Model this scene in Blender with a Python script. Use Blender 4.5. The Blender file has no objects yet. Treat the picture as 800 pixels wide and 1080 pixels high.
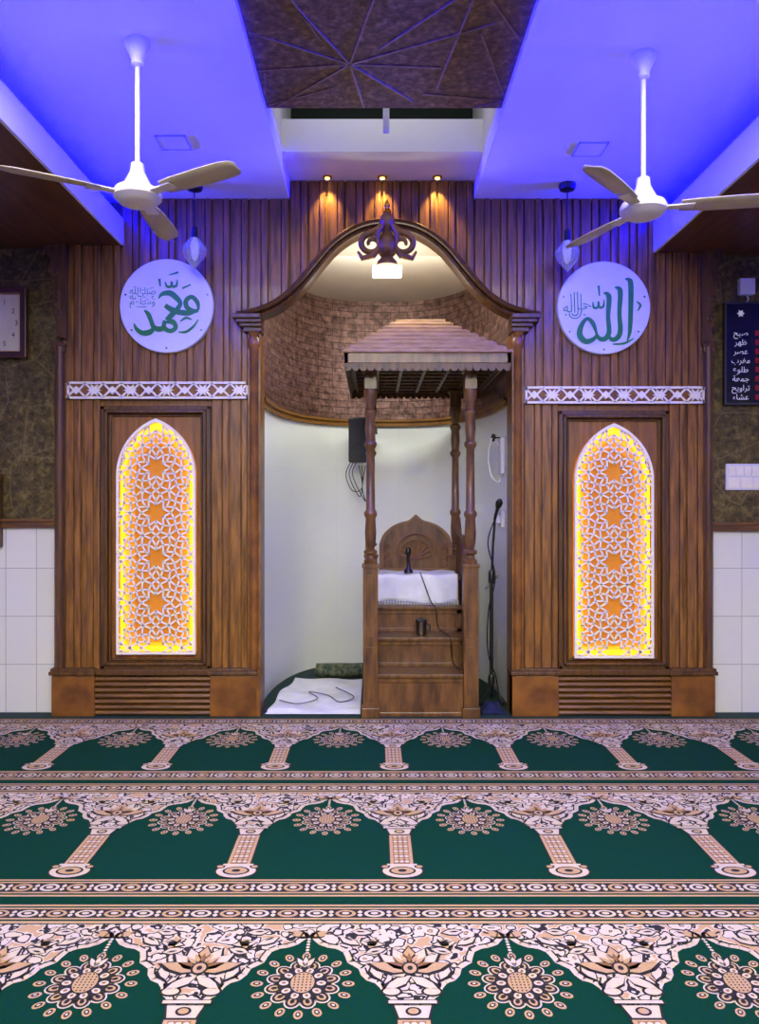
import bpy, math, random
from mathutils import Vector, Matrix
random.seed(4)
F=811.0
def X(px,d=5.44): return (px-394)*d/F
def Z(py,d=5.44): return 1.5-(py-531)*d/F
sc=bpy.context.scene
sc.view_settings.view_transform='Standard'
COL=sc.collection
# ------------------------------------------------------------ materials
def lin(c):
    return tuple(((x/255)/12.92 if x/255<=.04045 else ((x/255+.055)/1.055)**2.4) for x in c)+(1,)
def newmat(name):
    m=bpy.data.materials.new(name); m.use_nodes=True
    nt=m.node_tree; b=nt.nodes['Principled BSDF']; return m,nt,b
def coords(nt,scale=(1,1,1),kind='Object'):
    tc=nt.nodes.new('ShaderNodeTexCoord'); mp=nt.nodes.new('ShaderNodeMapping')
    mp.inputs['Scale'].default_value=scale
    nt.links.new(tc.outputs[kind],mp.inputs['Vector']); return mp.outputs[0]
def ramp(nt,fac,stops,interp='LINEAR'):
    r=nt.nodes.new('ShaderNodeValToRGB'); cr=r.color_ramp; cr.interpolation=interp
    while len(cr.elements)<len(stops): cr.elements.new(.5)
    for e,(p,c) in zip(cr.elements,stops): e.position=p; e.color=c
    nt.links.new(fac,r.inputs[0]); return r.outputs[0]
def bumpn(nt,b,h,s=.3,dist=.01):
    n=nt.nodes.new('ShaderNodeBump'); n.inputs['Strength'].default_value=s; n.inputs['Distance'].default_value=dist
    nt.links.new(h,n.inputs['Height']); nt.links.new(n.outputs[0],b.inputs['Normal'])
def mat(name,c1,c2=None,scale=8,stretch=(1,1,1),rough=.5,metal=0,bump=0,emis=None,es=0,detail=4,coat=0):
    m,nt,b=newmat(name)
    if c2 is None: c2=tuple(max(0,x*.93) for x in c1)
    v=coords(nt,stretch); n=nt.nodes.new('ShaderNodeTexNoise'); n.inputs['Scale'].default_value=scale; n.inputs['Detail'].default_value=detail
    nt.links.new(v,n.inputs['Vector'])
    nt.links.new(ramp(nt,n.outputs[0],[(.32,lin(c1)),(.68,lin(c2))]),b.inputs['Base Color'])
    b.inputs['Roughness'].default_value=rough; b.inputs['Metallic'].default_value=metal
    b.inputs['Coat Weight'].default_value=coat
    if bump: bumpn(nt,b,n.outputs[0],bump)
    if emis:
        b.inputs['Emission Color'].default_value=lin(emis); b.inputs['Emission Strength'].default_value=es
    return m
WV=(14,14,1.2)   # grain along z
WOOD=mat('wood_vertical',(84,52,14),(158,106,38),3,WV,.42,bump=.12,detail=6,coat=.08)
WOODD=mat('wood_dark',(62,38,12),(106,70,26),3,WV,.42,bump=.12,detail=6)
WOODH=mat('wood_horizontal',(82,52,16),(130,86,30),3,(1.2,14,14),.42,bump=.12,detail=6,coat=.08)
WOODR=mat('wood_red',(98,58,16),(144,92,30),2.5,(3,3,3),.4,bump=.08,detail=6,coat=.1)
WOODM=mat('pulpit_wood',(72,46,18),(122,82,38),3,(8,8,2),.4,bump=.1,detail=6,coat=.1)
WOODL=mat('roof_wood',(130,96,54),(168,130,82),5,(2,8,8),.5,bump=.1,detail=5)
WHITE=mat('white_paint',(226,224,228),(220,218,224),3,rough=.6)
CEILW=mat('ceiling_paint',(222,221,226),(216,214,220),1.5,rough=.75)
LATW=mat('lattice_white',(246,238,218),(238,230,210),10,rough=.5)
BLACK=mat('black_plastic',(18,18,20),(26,26,28),10,rough=.4)
STEEL=mat('steel',(170,165,158),(130,126,120),6,rough=.25,metal=1)
GOLD=mat('gold',(220,160,60),(200,140,50),6,rough=.3,metal=1)
GREENL=mat('green_letter',(12,134,52),(10,120,46),6,rough=.5)
DISCM=mat('disc_white',(228,230,244),(220,222,238),4,rough=.5)
FABW=mat('white_cloth',(232,232,230),(214,216,214),9,rough=.9,bump=.2)
SOFF=mat('soffit_wood',(72,40,14),(104,60,24),2,(10,1,1),.4,detail=5,coat=.1)
CREAM=mat('fan_cream',(222,216,196),(212,206,186),4,rough=.4)
BLADE=mat('fan_blade',(196,182,140),(182,168,126),4,rough=.5)
NAVY=mat('navy_cloth',(20,26,70),(12,16,48),12,rough=.9)
BRONZE=mat('carved_brown',(96,62,28),(142,98,44),9,rough=.4,metal=.15,bump=.2)
LAMP=mat('lamp_glow',(255,250,235),emis=(255,248,230),es=6)
SPOTG=mat('spot_glow',(255,210,120),emis=(255,200,90),es=10)
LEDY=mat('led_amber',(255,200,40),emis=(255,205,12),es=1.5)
AMB1=mat('backlight_bright',(240,160,30),(230,150,30),5,rough=.6,emis=(250,180,10),es=.9)  # amber backing in steps: emission drops with distance from the LED
AMB2=mat('backlight_mid',(200,130,34),(186,120,34),5,rough=.6,emis=(240,158,8),es=.65)
AMB=mat('backlight_dim',(176,112,30),(156,96,26),5,rough=.6,emis=(228,140,6),es=.46)
RED=mat('led_red',(120,20,20),emis=(200,20,20),es=.35)
BOARD=mat('board_black',(12,12,16),(18,18,22),3,rough=.25)
DGREEN=mat('dark_green_paint',(14,30,26),(20,38,32),3,rough=.7)
PAPER=mat('cream_face',(224,216,186),(210,200,168),5,rough=.6)
FRAMEW=mat('frame_brown',(52,28,16),(82,46,26),5,rough=.35)
RIBM=mat('ceiling_rib',(120,92,70),(150,120,94),20,rough=.45,metal=.2,bump=.2)
GLASS,nt,b=newmat('smoked_glass'); b.inputs['Base Color'].default_value=lin((225,225,235)); b.inputs['Roughness'].default_value=.08; b.inputs['Transmission Weight'].default_value=.75
nz=nt.nodes.new('ShaderNodeTexNoise'); nz.inputs['Scale'].default_value=30; bumpn(nt,b,nz.outputs[0],.2)
# carpet
CG=mat('carpet_green',(3,48,31),(5,57,38),260,rough=1,bump=.25)
CG.node_tree.nodes['Principled BSDF'].inputs['Specular IOR Level'].default_value=.1
CT=mat('carpet_tan',(190,154,106),(170,134,86),200,rough=.95)
CI=mat('carpet_ivory',(204,186,154),(192,172,140),200,rough=.95)
CK=mat('carpet_black',(22,18,16),(30,24,22),200,rough=.95)
CB=mat('carpet_brown',(134,94,52),(118,80,44),200,rough=.95)
CA,nt,b=newmat('carpet_arabesque'); b.inputs['Roughness'].default_value=.95
v=coords(nt); vo=nt.nodes.new('ShaderNodeTexVoronoi'); vo.inputs['Scale'].default_value=22; vo.inputs['Randomness'].default_value=.8
nzz=nt.nodes.new('ShaderNodeTexNoise'); nzz.inputs['Scale'].default_value=14; nt.links.new(v,nzz.inputs['Vector'])
mx=nt.nodes.new('ShaderNodeMix'); mx.data_type='VECTOR'; mx.inputs[0].default_value=.07
nt.links.new(v,mx.inputs[4]); nt.links.new(nzz.outputs[1],mx.inputs[5]); nt.links.new(mx.outputs[1],vo.inputs['Vector'])
iv=lin((200,182,154)); kk=lin((26,20,18)); tn=lin((184,146,100))
nt.links.new(ramp(nt,vo.outputs[0],[(0,tn),(.12,kk),(.17,iv),(.43,iv),(.47,kk),(.56,kk),(.59,iv),(.7,tn)],'CONSTANT'),b.inputs['Base Color'])
# wallpaper embossed
def emb(name,c1,c2,c3,sc1=3.2,metal=.35,rough=.45,line=.6):
    m,nt,b=newmat(name); v=coords(nt)
    vo=nt.nodes.new('ShaderNodeTexVoronoi'); vo.inputs['Scale'].default_value=sc1; vo.feature='DISTANCE_TO_EDGE'; nt.links.new(v,vo.inputs['Vector'])
    nz=nt.nodes.new('ShaderNodeTexNoise'); nz.inputs['Scale'].default_value=26; nz.inputs['Detail'].default_value=9; nz.inputs['Roughness'].default_value=.65; nt.links.new(v,nz.inputs['Vector'])
    base=ramp(nt,nz.outputs[0],[(.36,lin(c1)),(.54,lin(c2)),(.7,lin(c3))])
    edge=ramp(nt,vo.outputs[0],[(0,lin(c3)),(.01,lin(c3)),(.025,(0,0,0,1))])
    mm=nt.nodes.new('ShaderNodeMix'); mm.data_type='RGBA'; mm.blend_type='LIGHTEN'; mm.inputs[0].default_value=line
    nt.links.new(base,mm.inputs[6]); nt.links.new(edge,mm.inputs[7]); nt.links.new(mm.outputs[2],b.inputs['Base Color'])
    ad=nt.nodes.new('ShaderNodeMath'); ad.operation='MULTIPLY_ADD'; ad.inputs[1].default_value=-.8; nt.links.new(vo.outputs[0],ad.inputs[0]); nt.links.new(nz.outputs[0],ad.inputs[2])
    bumpn(nt,b,ad.outputs[0],.6,.014); b.inputs['Metallic'].default_value=metal; b.inputs['Roughness'].default_value=rough; return m
WALLP=emb('olive_wallpaper',(60,50,20),(98,84,38),(142,124,68),line=.4)
CEILD=emb('embossed_ceiling',(66,44,30),(108,78,54),(156,124,94),2.6,.12,.5,.0)
def brickm(name,c1,c2,cm,w,h,uv=False,mortar=.01,rough=.3,metal=0,noise=False,off=.5):
    m,nt,b=newmat(name)
    tc=nt.nodes.new('ShaderNodeTexCoord')
    if uv: vec=tc.outputs['UV']
    else:
        s=nt.nodes.new('ShaderNodeSeparateXYZ'); c=nt.nodes.new('ShaderNodeCombineXYZ'); nt.links.new(tc.outputs['Object'],s.inputs[0])
        nt.links.new(s.outputs[0],c.inputs[0]); nt.links.new(s.outputs[2],c.inputs[1]); vec=c.outputs[0]
    br=nt.nodes.new('ShaderNodeTexBrick'); br.offset=off; br.inputs['Scale'].default_value=1; br.inputs['Brick Width'].default_value=w; br.inputs['Row Height'].default_value=h
    br.inputs['Mortar Size'].default_value=mortar; br.inputs['Color1'].default_value=lin(c1); br.inputs['Color2'].default_value=lin(c2); br.inputs['Mortar'].default_value=lin(cm)
    nt.links.new(vec,br.inputs['Vector']); out=br.outputs[0]
    nz=nt.nodes.new('ShaderNodeTexNoise'); nz.inputs['Scale'].default_value=16; nz.inputs['Detail'].default_value=9; nz.inputs['Roughness'].default_value=.7; nt.links.new(vec,nz.inputs['Vector'])
    if noise:
        mm=nt.nodes.new('ShaderNodeMix'); mm.data_type='RGBA'; mm.blend_type='MULTIPLY'; mm.inputs[0].default_value=.9
        nt.links.new(out,mm.inputs[6]); nt.links.new(ramp(nt,nz.outputs[0],[(.35,(.2,.19,.19,1)),(.65,(1.7,1.6,1.6,1))]),mm.inputs[7]); out=mm.outputs[2]
        bumpn(nt,b,nz.outputs[0],.8,.018)
    nt.links.new(out,b.inputs['Base Color']); b.inputs['Roughness'].default_value=rough; b.inputs['Metallic'].default_value=metal
    return m
TILE=brickm('white_tile',(222,222,204),(230,229,212),(180,178,164),.22,.345,mortar=.003,rough=.25,off=0)
NTILE=brickm('niche_tile',(236,240,236),(238,242,238),(230,234,230),.6,.9,uv=True,mortar=.002,rough=.3,off=0)
COPPER=brickm('copper_brick',(116,88,78),(140,110,98),(86,62,54),.16,.06,uv=True,mortar=.004,rough=.32,metal=.45,noise=True)
# ------------------------------------------------------------ mesh builder
class MB:
    def __init__(s): s.v=[];s.f=[];s.m=[];s.uv=None
    def add(s,vs,fs,m=0):
        o=len(s.v); s.v+= [tuple(p) for p in vs]
        for f in fs: s.f.append(tuple(o+i for i in f)); s.m.append(m)
    def box(s,x0,x1,y0,y1,z0,z1,m=0):
        s.add([(x0,y0,z0),(x1,y0,z0),(x1,y1,z0),(x0,y1,z0),(x0,y0,z1),(x1,y0,z1),(x1,y1,z1),(x0,y1,z1)],
              [(0,3,2,1),(4,5,6,7),(0,1,5,4),(1,2,6,5),(2,3,7,6),(3,0,4,7)],m); return s
    def prism(s,pts,a,b,axis='y',m=0):
        n=len(pts)
        def mk(p,t):
            return {'y':(p[0],t,p[1]),'z':(p[0],p[1],t),'x':(t,p[0],p[1])}[axis]
        s.add([mk(p,a) for p in pts]+[mk(p,b) for p in pts],[tuple(range(n)),tuple(range(2*n-1,n-1,-1))]+[(i,i+n,(i+1)%n+n,(i+1)%n) for i in range(n)],m); return s
    def ring(s,o,i,a,b,m=0):
        n=len(o); vs=[(p[0],a,p[1]) for p in o]+[(p[0],a,p[1]) for p in i]+[(p[0],b,p[1]) for p in o]+[(p[0],b,p[1]) for p in i]
        fs=[]
        for k in range(n):
            j=(k+1)%n; fs+=[(k,j,n+j,n+k),(2*n+k,3*n+k,3*n+j,2*n+j),(k,2*n+k,2*n+j,j),(n+k,n+j,3*n+j,3*n+k)]
        s.add(vs,fs,m); return s
    def lathe(s,cx,cy,prof,n=20,m=0,axis='z',cz=0):
        vs=[];fs=[]
        for r,z in prof:
            for k in range(n):
                a=2*math.pi*k/n; c,q=math.cos(a)*r,math.sin(a)*r
                vs.append((cx+c,cy+q,z) if axis=='z' else (cx+c,z,cz+q))
        for i in range(len(prof)-1):
            for k in range(n):
                fs.append((i*n+k,i*n+(k+1)%n,(i+1)*n+(k+1)%n,(i+1)*n+k))
        fs.append(tuple(range(n-1,-1,-1))); fs.append(tuple((len(prof)-1)*n+k for k in range(n)))
        s.add(vs,fs,m); return s
    def tube(s,path,r,n=8,m=0):
        P=[Vector(p) for p in path]; R=r if isinstance(r,(list,tuple)) else [r]*len(P)
        vs=[];fs=[]; up=None
        for i,p in enumerate(P):
            t=(P[min(i+1,len(P)-1)]-P[max(i-1,0)]).normalized()
            if up is None: up=Vector((0,0,1)) if abs(t.z)<.9 else Vector((1,0,0))
            a=t.cross(up)
            if a.length<1e-4: a=t.orthogonal()
            a.normalize(); b=a.cross(t).normalized(); up=b
            for k in range(n):
                an=2*math.pi*k/n; vs.append(p+a*math.cos(an)*R[i]+b*math.sin(an)*R[i])
        for i in range(len(P)-1):
            for k in range(n): fs.append((i*n+k,i*n+(k+1)%n,(i+1)*n+(k+1)%n,(i+1)*n+k))
        fs.append(tuple(range(n-1,-1,-1))); fs.append(tuple((len(P)-1)*n+k for k in range(n)))
        s.add(vs,fs,m); return s
    def grid(s,fn,nu,nv,m=0):
        vs=[fn(i/nu,j/nv) for j in range(nv+1) for i in range(nu+1)]
        s.add(vs,[(j*(nu+1)+i,j*(nu+1)+i+1,(j+1)*(nu+1)+i+1,(j+1)*(nu+1)+i) for j in range(nv) for i in range(nu)],m); return s
def build(mb,name,mats,parent=None,label=None,category=None,kind=None,smooth=False,bevel=0,group=None,thick=0,uvs=None,fixn=True):
    if parent is not None: o0=parent.location.copy()
    else:
        xs=[p[0] for p in mb.v]; ys=[p[1] for p in mb.v]; zs=[p[2] for p in mb.v]
        o0=Vector(((min(xs)+max(xs))/2,(min(ys)+max(ys))/2,min(zs))) if kind!='structure' else Vector((0,0,0))
    me=bpy.data.meshes.new(name)
    me.from_pydata([(p[0]-o0.x,p[1]-o0.y,p[2]-o0.z) for p in mb.v],[],mb.f)
    for mm in (mats if isinstance(mats,list) else [mats]): me.materials.append(mm)
    me.polygons.foreach_set('material_index',mb.m)
    if uvs:
        ul=me.uv_layers.new(name='UVMap')
        for l in me.loops: ul.data[l.index].uv=uvs[l.vertex_index]
    if fixn:
        import bmesh
        bm=bmesh.new(); bm.from_mesh(me); bmesh.ops.recalc_face_normals(bm,faces=bm.faces); bm.to_mesh(me); bm.free()
    if smooth:
        me.polygons.foreach_set('use_smooth',[True]*len(me.polygons))
    me.update()
    if smooth and smooth!='all':
        me.set_sharp_from_angle(angle=math.radians(40))
    o=bpy.data.objects.new(name,me); COL.objects.link(o)
    if parent is not None: o.parent=parent
    else: o.location=o0
    if bevel:
        bv=o.modifiers.new('bevel','BEVEL'); bv.width=bevel; bv.segments=2; bv.limit_method='ANGLE'
    if thick:
        so=o.modifiers.new('thick','SOLIDIFY'); so.thickness=thick; so.offset=0
    for k,val in (('label',label),('category',category),('kind',kind),('group',group)):
        if val: o[k]=val
    return o
def thing(name,loc,label,category,group=None):
    e=bpy.data.objects.new(name,None); e.location=loc; e.empty_display_size=.1; COL.objects.link(e)
    e['label']=label; e['category']=category
    if group: e['group']=group
    return e
# ------------------------------------------------------------ structure
ZL,ZR,ZC,ZB=3.33,3.28,3.66,3.787
XL,XR=-1.787,1.995
XA,XB=-0.596,0.71
OX0,OX1=X(269),X(543)
WY=5.52
m=MB(); m.box(-3.4,3.4,-1.5,7.5,-.1,0)
build(m,'floor',mat('floor_green',(12,44,36),(16,52,42),40,rough=.9),kind='structure')
m=MB(); ZT=1.355
for a,b in ((-3.3,OX0),(OX1,3.3)):
    m.box(a,b,WY,WY+.1,0,ZT,1); m.box(a,b,WY,WY+.1,ZT,4.4,0)
m.box(OX0,OX1,WY,WY+.1,3.5,4.4,2)
build(m,'wall_back',[WALLP,TILE,DGREEN],kind='structure')
m=MB(); m.box(-3.4,-3.3,-1.5,WY+.1,0,4.4); build(m,'wall_left',WHITE,kind='structure')
m=MB(); m.box(3.3,3.4,-1.5,WY+.1,0,4.4); build(m,'wall_right',WHITE,kind='structure')
m=MB(); m.box(-3.3,X(56),WY-.03,WY,1.325,1.38); m.box(-3.3,X(56),WY-.045,WY,1.37,1.39); build(m,'trim_1',WOODH,kind='structure',bevel=.004)
m=MB(); m.box(X(752),3.3,WY-.03,WY,1.30,1.355); m.box(X(752),3.3,WY-.045,WY,1.345,1.365); build(m,'trim_2',WOODH,kind='structure',bevel=.004)
# niche
NCX=(OX0+OX1)/2; NRX=(OX1-OX0)/2; NY0=WY+.1; NRY=7.25-NY0
def nplan(t,off=0):
    a=math.pi*(1-t); c,s_=math.cos(a),math.sin(a); e=2/2.7
    return (NCX+(NRX-off)*math.copysign(abs(c)**e,c), NY0+(NRY-off)*abs(s_)**e)
pl=[nplan(i/64) for i in range(65)]; pl=[(OX0,WY)]+pl+[(OX1,WY)]
m=MB(); uvs=[]; zs=[0,2.25,3.4]; L=[0]
for i in range(1,len(pl)): L.append(L[-1]+math.dist(pl[i],pl[i-1]))
for z in zs:
    for i,p in enumerate(pl): m.v.append((p[0],p[1],z)); uvs.append((L[i],z))
n=len(pl)
for j in range(2):
    for i in range(n-1): m.f.append((j*n+i,j*n+i+1,(j+1)*n+i+1,(j+1)*n+i)); m.m.append(j)
build(m,'wall_niche',[NTILE,COPPER],kind='structure',smooth='all',uvs=uvs,fixn=False)
m=MB(); m.prism([(p[0],p[1]) for p in pl],3.4,3.45,'z'); build(m,'ceiling',mat('niche_cream',(226,222,208),(218,213,198),2,rough=.7),kind='structure')
m=MB()
for (za,zb,th) in ((2.225,2.275,.025),(2.265,2.285,.04)):
    o0=len(m.v)
    for i in range(49):
        a=nplan(.005+.99*i/48,.001); b=nplan(.005+.99*i/48,th)
        m.v+=[(a[0],a[1],za),(b[0],b[1],za),(b[0],b[1],zb),(a[0],a[1],zb)]
    for i in range(48):
        for k in range(4): m.f.append((o0+i*4+k,o0+i*4+(k+1)%4,o0+(i+1)*4+(k+1)%4,o0+(i+1)*4+k)); m.m.append(0)
build(m,'trim_3',mat('trim_gold_wood',(150,104,44),(120,80,34),6,rough=.4),kind='structure')
# ceilings
def cel(parts,mt,name='ceiling'):
    m=MB()
    for p in parts: m.box(*p)
    return build(m,name,mt,kind='structure')
cel([(-3.3,XA,-1.5,WY,ZC,ZC+.04),(XA-.03,XA,-1.5,WY,ZC+.04,4.35)],CEILW)
cel([(XB,3.3,-1.5,WY,ZC,ZC+.04),(XB,XB+.03,-1.5,WY,ZC+.04,4.35)],CEILW)
cel([(XA,XB,5.0,WY,ZB,4.0)],CEILW,'trim_4')
# embossed ceiling panel with star ribs
m=MB(); m.box(XA,XB,-1.5,4.28,3.70,3.74,0)
def clipseg(p,q,x0,x1,y0,y1):
    t0,t1=0,1; dx,dy=q[0]-p[0],q[1]-p[1]
    for pp,qq in ((-dx,p[0]-x0),(dx,x1-p[0]),(-dy,p[1]-y0),(dy,y1-p[1])):
        if abs(pp)<1e-9:
            if qq<0: return None
        else:
            r=qq/pp
            if pp<0: t0=max(t0,r)
            else: t1=min(t1,r)
    if t0>=t1: return None
    return (p[0]+dx*t0,p[1]+dy*t0),(p[0]+dx*t1,p[1]+dy*t1)
for (sx_,sy_,R_,rot,n_) in ((-.12,3.85,.7,.15,9),(-.45,3.1,.6,.5,8),(.45,3.25,.75,.2,9),(.0,2.5,.8,.4,10),(.72,4.2,.6,.3,8),(-.6,4.25,.5,.2,8)):
    for k in range(n_):
        a=rot+2*math.pi*k/n_+random.uniform(-.15,.15); R2=R_*random.uniform(.6,1.2); c_=clipseg((sx_,sy_),(sx_+R2*math.cos(a),sy_+R2*math.sin(a)),XA+.01,XB-.01,1.2,4.27)
        if not c_: continue
        (ax,ay),(bx,by)=c_; d_=Vector((bx-ax,by-ay)); 
        if d_.length<.02: continue
        d_.normalize(); nn=Vector((-d_.y,d_.x))*.0045
        m.prism([(ax+nn.x,ay+nn.y),(ax-nn.x,ay-nn.y),(bx-nn.x,by-nn.y),(bx+nn.x,by+nn.y)],3.695,3.701,'z',1)
build(m,'ceiling',[CEILD,RIBM],kind='structure')
cel([(XA-.03,XB+.03,-1.5,WY,4.35,4.4)],DGREEN)
cel([(-3.3,XL,-1.5,WY,ZL,ZL+.02)],SOFF)
cel([(XR,3.3,-1.5,WY,ZR,ZR+.02)],SOFF)
cel([(XL,XL+.02,-1.5,WY-.08,ZL-.005,ZL+.18)],CEILW,'trim_5')
cel([(XR-.02,XR,-1.5,WY-.08,ZR-.005,ZR+.21)],CEILW,'trim_6')
m=MB(); m.tube([(X(407,4.6),4.6,3.72),(X(407,4.6),4.6,4.36)],.02,10); build(m,'ceiling_pipe',WHITE,label='thin white pipe dropping from the raised ceiling recess',category='pipe',smooth=True)
for (px,py) in ((183,150),(622,157)):
    d=2.16*F/(531-py); cx=X(px,d)
    e=thing('ceiling_panel_light',(cx,d,ZC),'square white recessed panel light, unlit','ceiling light','recessed panel lights')
    m=MB(); s_=.09
    for q in ((-s_,s_,-s_,-s_+.008),(-s_,s_,s_-.008,s_),(-s_,-s_+.008,-s_,s_),(s_-.008,s_,-s_,s_)): m.box(cx+q[0],cx+q[1],d+q[2],d+q[3],ZC-.008,ZC)
    build(m,'frame',mat('light_rim',(170,170,185)),e)
    m=MB(); m.box(cx-s_+.008,cx+s_-.008,d-s_+.008,d+s_-.008,ZC-.005,ZC); build(m,'diffuser',CEILW,e)
# ------------------------------------------------------------ arch curve
AC=[(0,238),(15,239),(30,243),(45,251),(60,263),(75,281),(90,300),(105,315),(120,325),(135,331),(150,335),(160,336)]
def archpy(h):
    h=abs(h)
    for (a,ya),(b,yb) in zip(AC,AC[1:]):
        if h<=b:
            t=(h-a)/(b-a); return ya+(yb-ya)*t
    return 336
def fz(x):
    px=x*F/5.44+394; h=px-409
    return Z((archpy(h-4)+archpy(h+4)+archpy(h))/3)
def topz(x):
    if x<XL: return ZL-.002
    if x<XA: return ZC-.002
    if x<XB: return ZB-.002
    if x<XR: return ZC-.002
    return ZR-.002
def cladding(m,x0,x1,botf,topf,yf=5.44,yb=WY-.004,w=.135,depth=.028):
    n=max(1,round((x1-x0)/w)); w=(x1-x0)/n; xs=[];ys=[]
    for i in range(n):
        a=x0+i*w
        for t,dd in ((0,.95),(.05,.95),(.055,.35),(.08,.22),(.56,.22),(.585,.35),(.59,.8),(.63,.8),(.635,.1),(.67,0),(.90,0),(.94,.1),(.945,.95)):
            xs.append(a+t*w); ys.append(yf+depth*dd)
    xs.append(x1);ys.append(yf+depth)
    o=len(m.v); k=len(xs)
    for x,y in zip(xs,ys):
        bz=botf(x);tz=topf(x)
        m.v+=[(x,y,bz),(x,y,tz),(x,yb,tz),(x,yb,bz)]
    for i in range(k-1):
        for q in range(4):
            m.f.append((o+i*4+q,o+i*4+(q+1)%4,o+(i+1)*4+(q+1)%4,o+(i+1)*4+q)); m.m.append(0)
    m.f.append((o,o+1,o+2,o+3)); m.m.append(0); e=o+(k-1)*4; m.f.append((e,e+1,e+2,e+3)); m.m.append(0)
def cst(z): return lambda x:z
def star(cx,cz,r1,r2,n,rot=0):
    return [(cx+(r1 if k%2==0 else r2)*math.cos(rot+math.pi*k/n),cz+(r1 if k%2==0 else r2)*math.sin(rot+math.pi*k/n)) for k in range(2*n)]
def bar(m,p,q,w,a,b,mi=0):
    d=Vector((q[0]-p[0],q[1]-p[1])); 
    if d.length<1e-5: return
    d.normalize(); nn=Vector((-d.y,d.x))*w/2; d=d*w*.3
    m.prism([(p[0]-d.x+nn.x,p[1]-d.y+nn.y),(p[0]-d.x-nn.x,p[1]-d.y-nn.y),(q[0]+d.x-nn.x,q[1]+d.y-nn.y),(q[0]+d.x+nn.x,q[1]+d.y+nn.y)],a,b,'y',mi)
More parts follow.
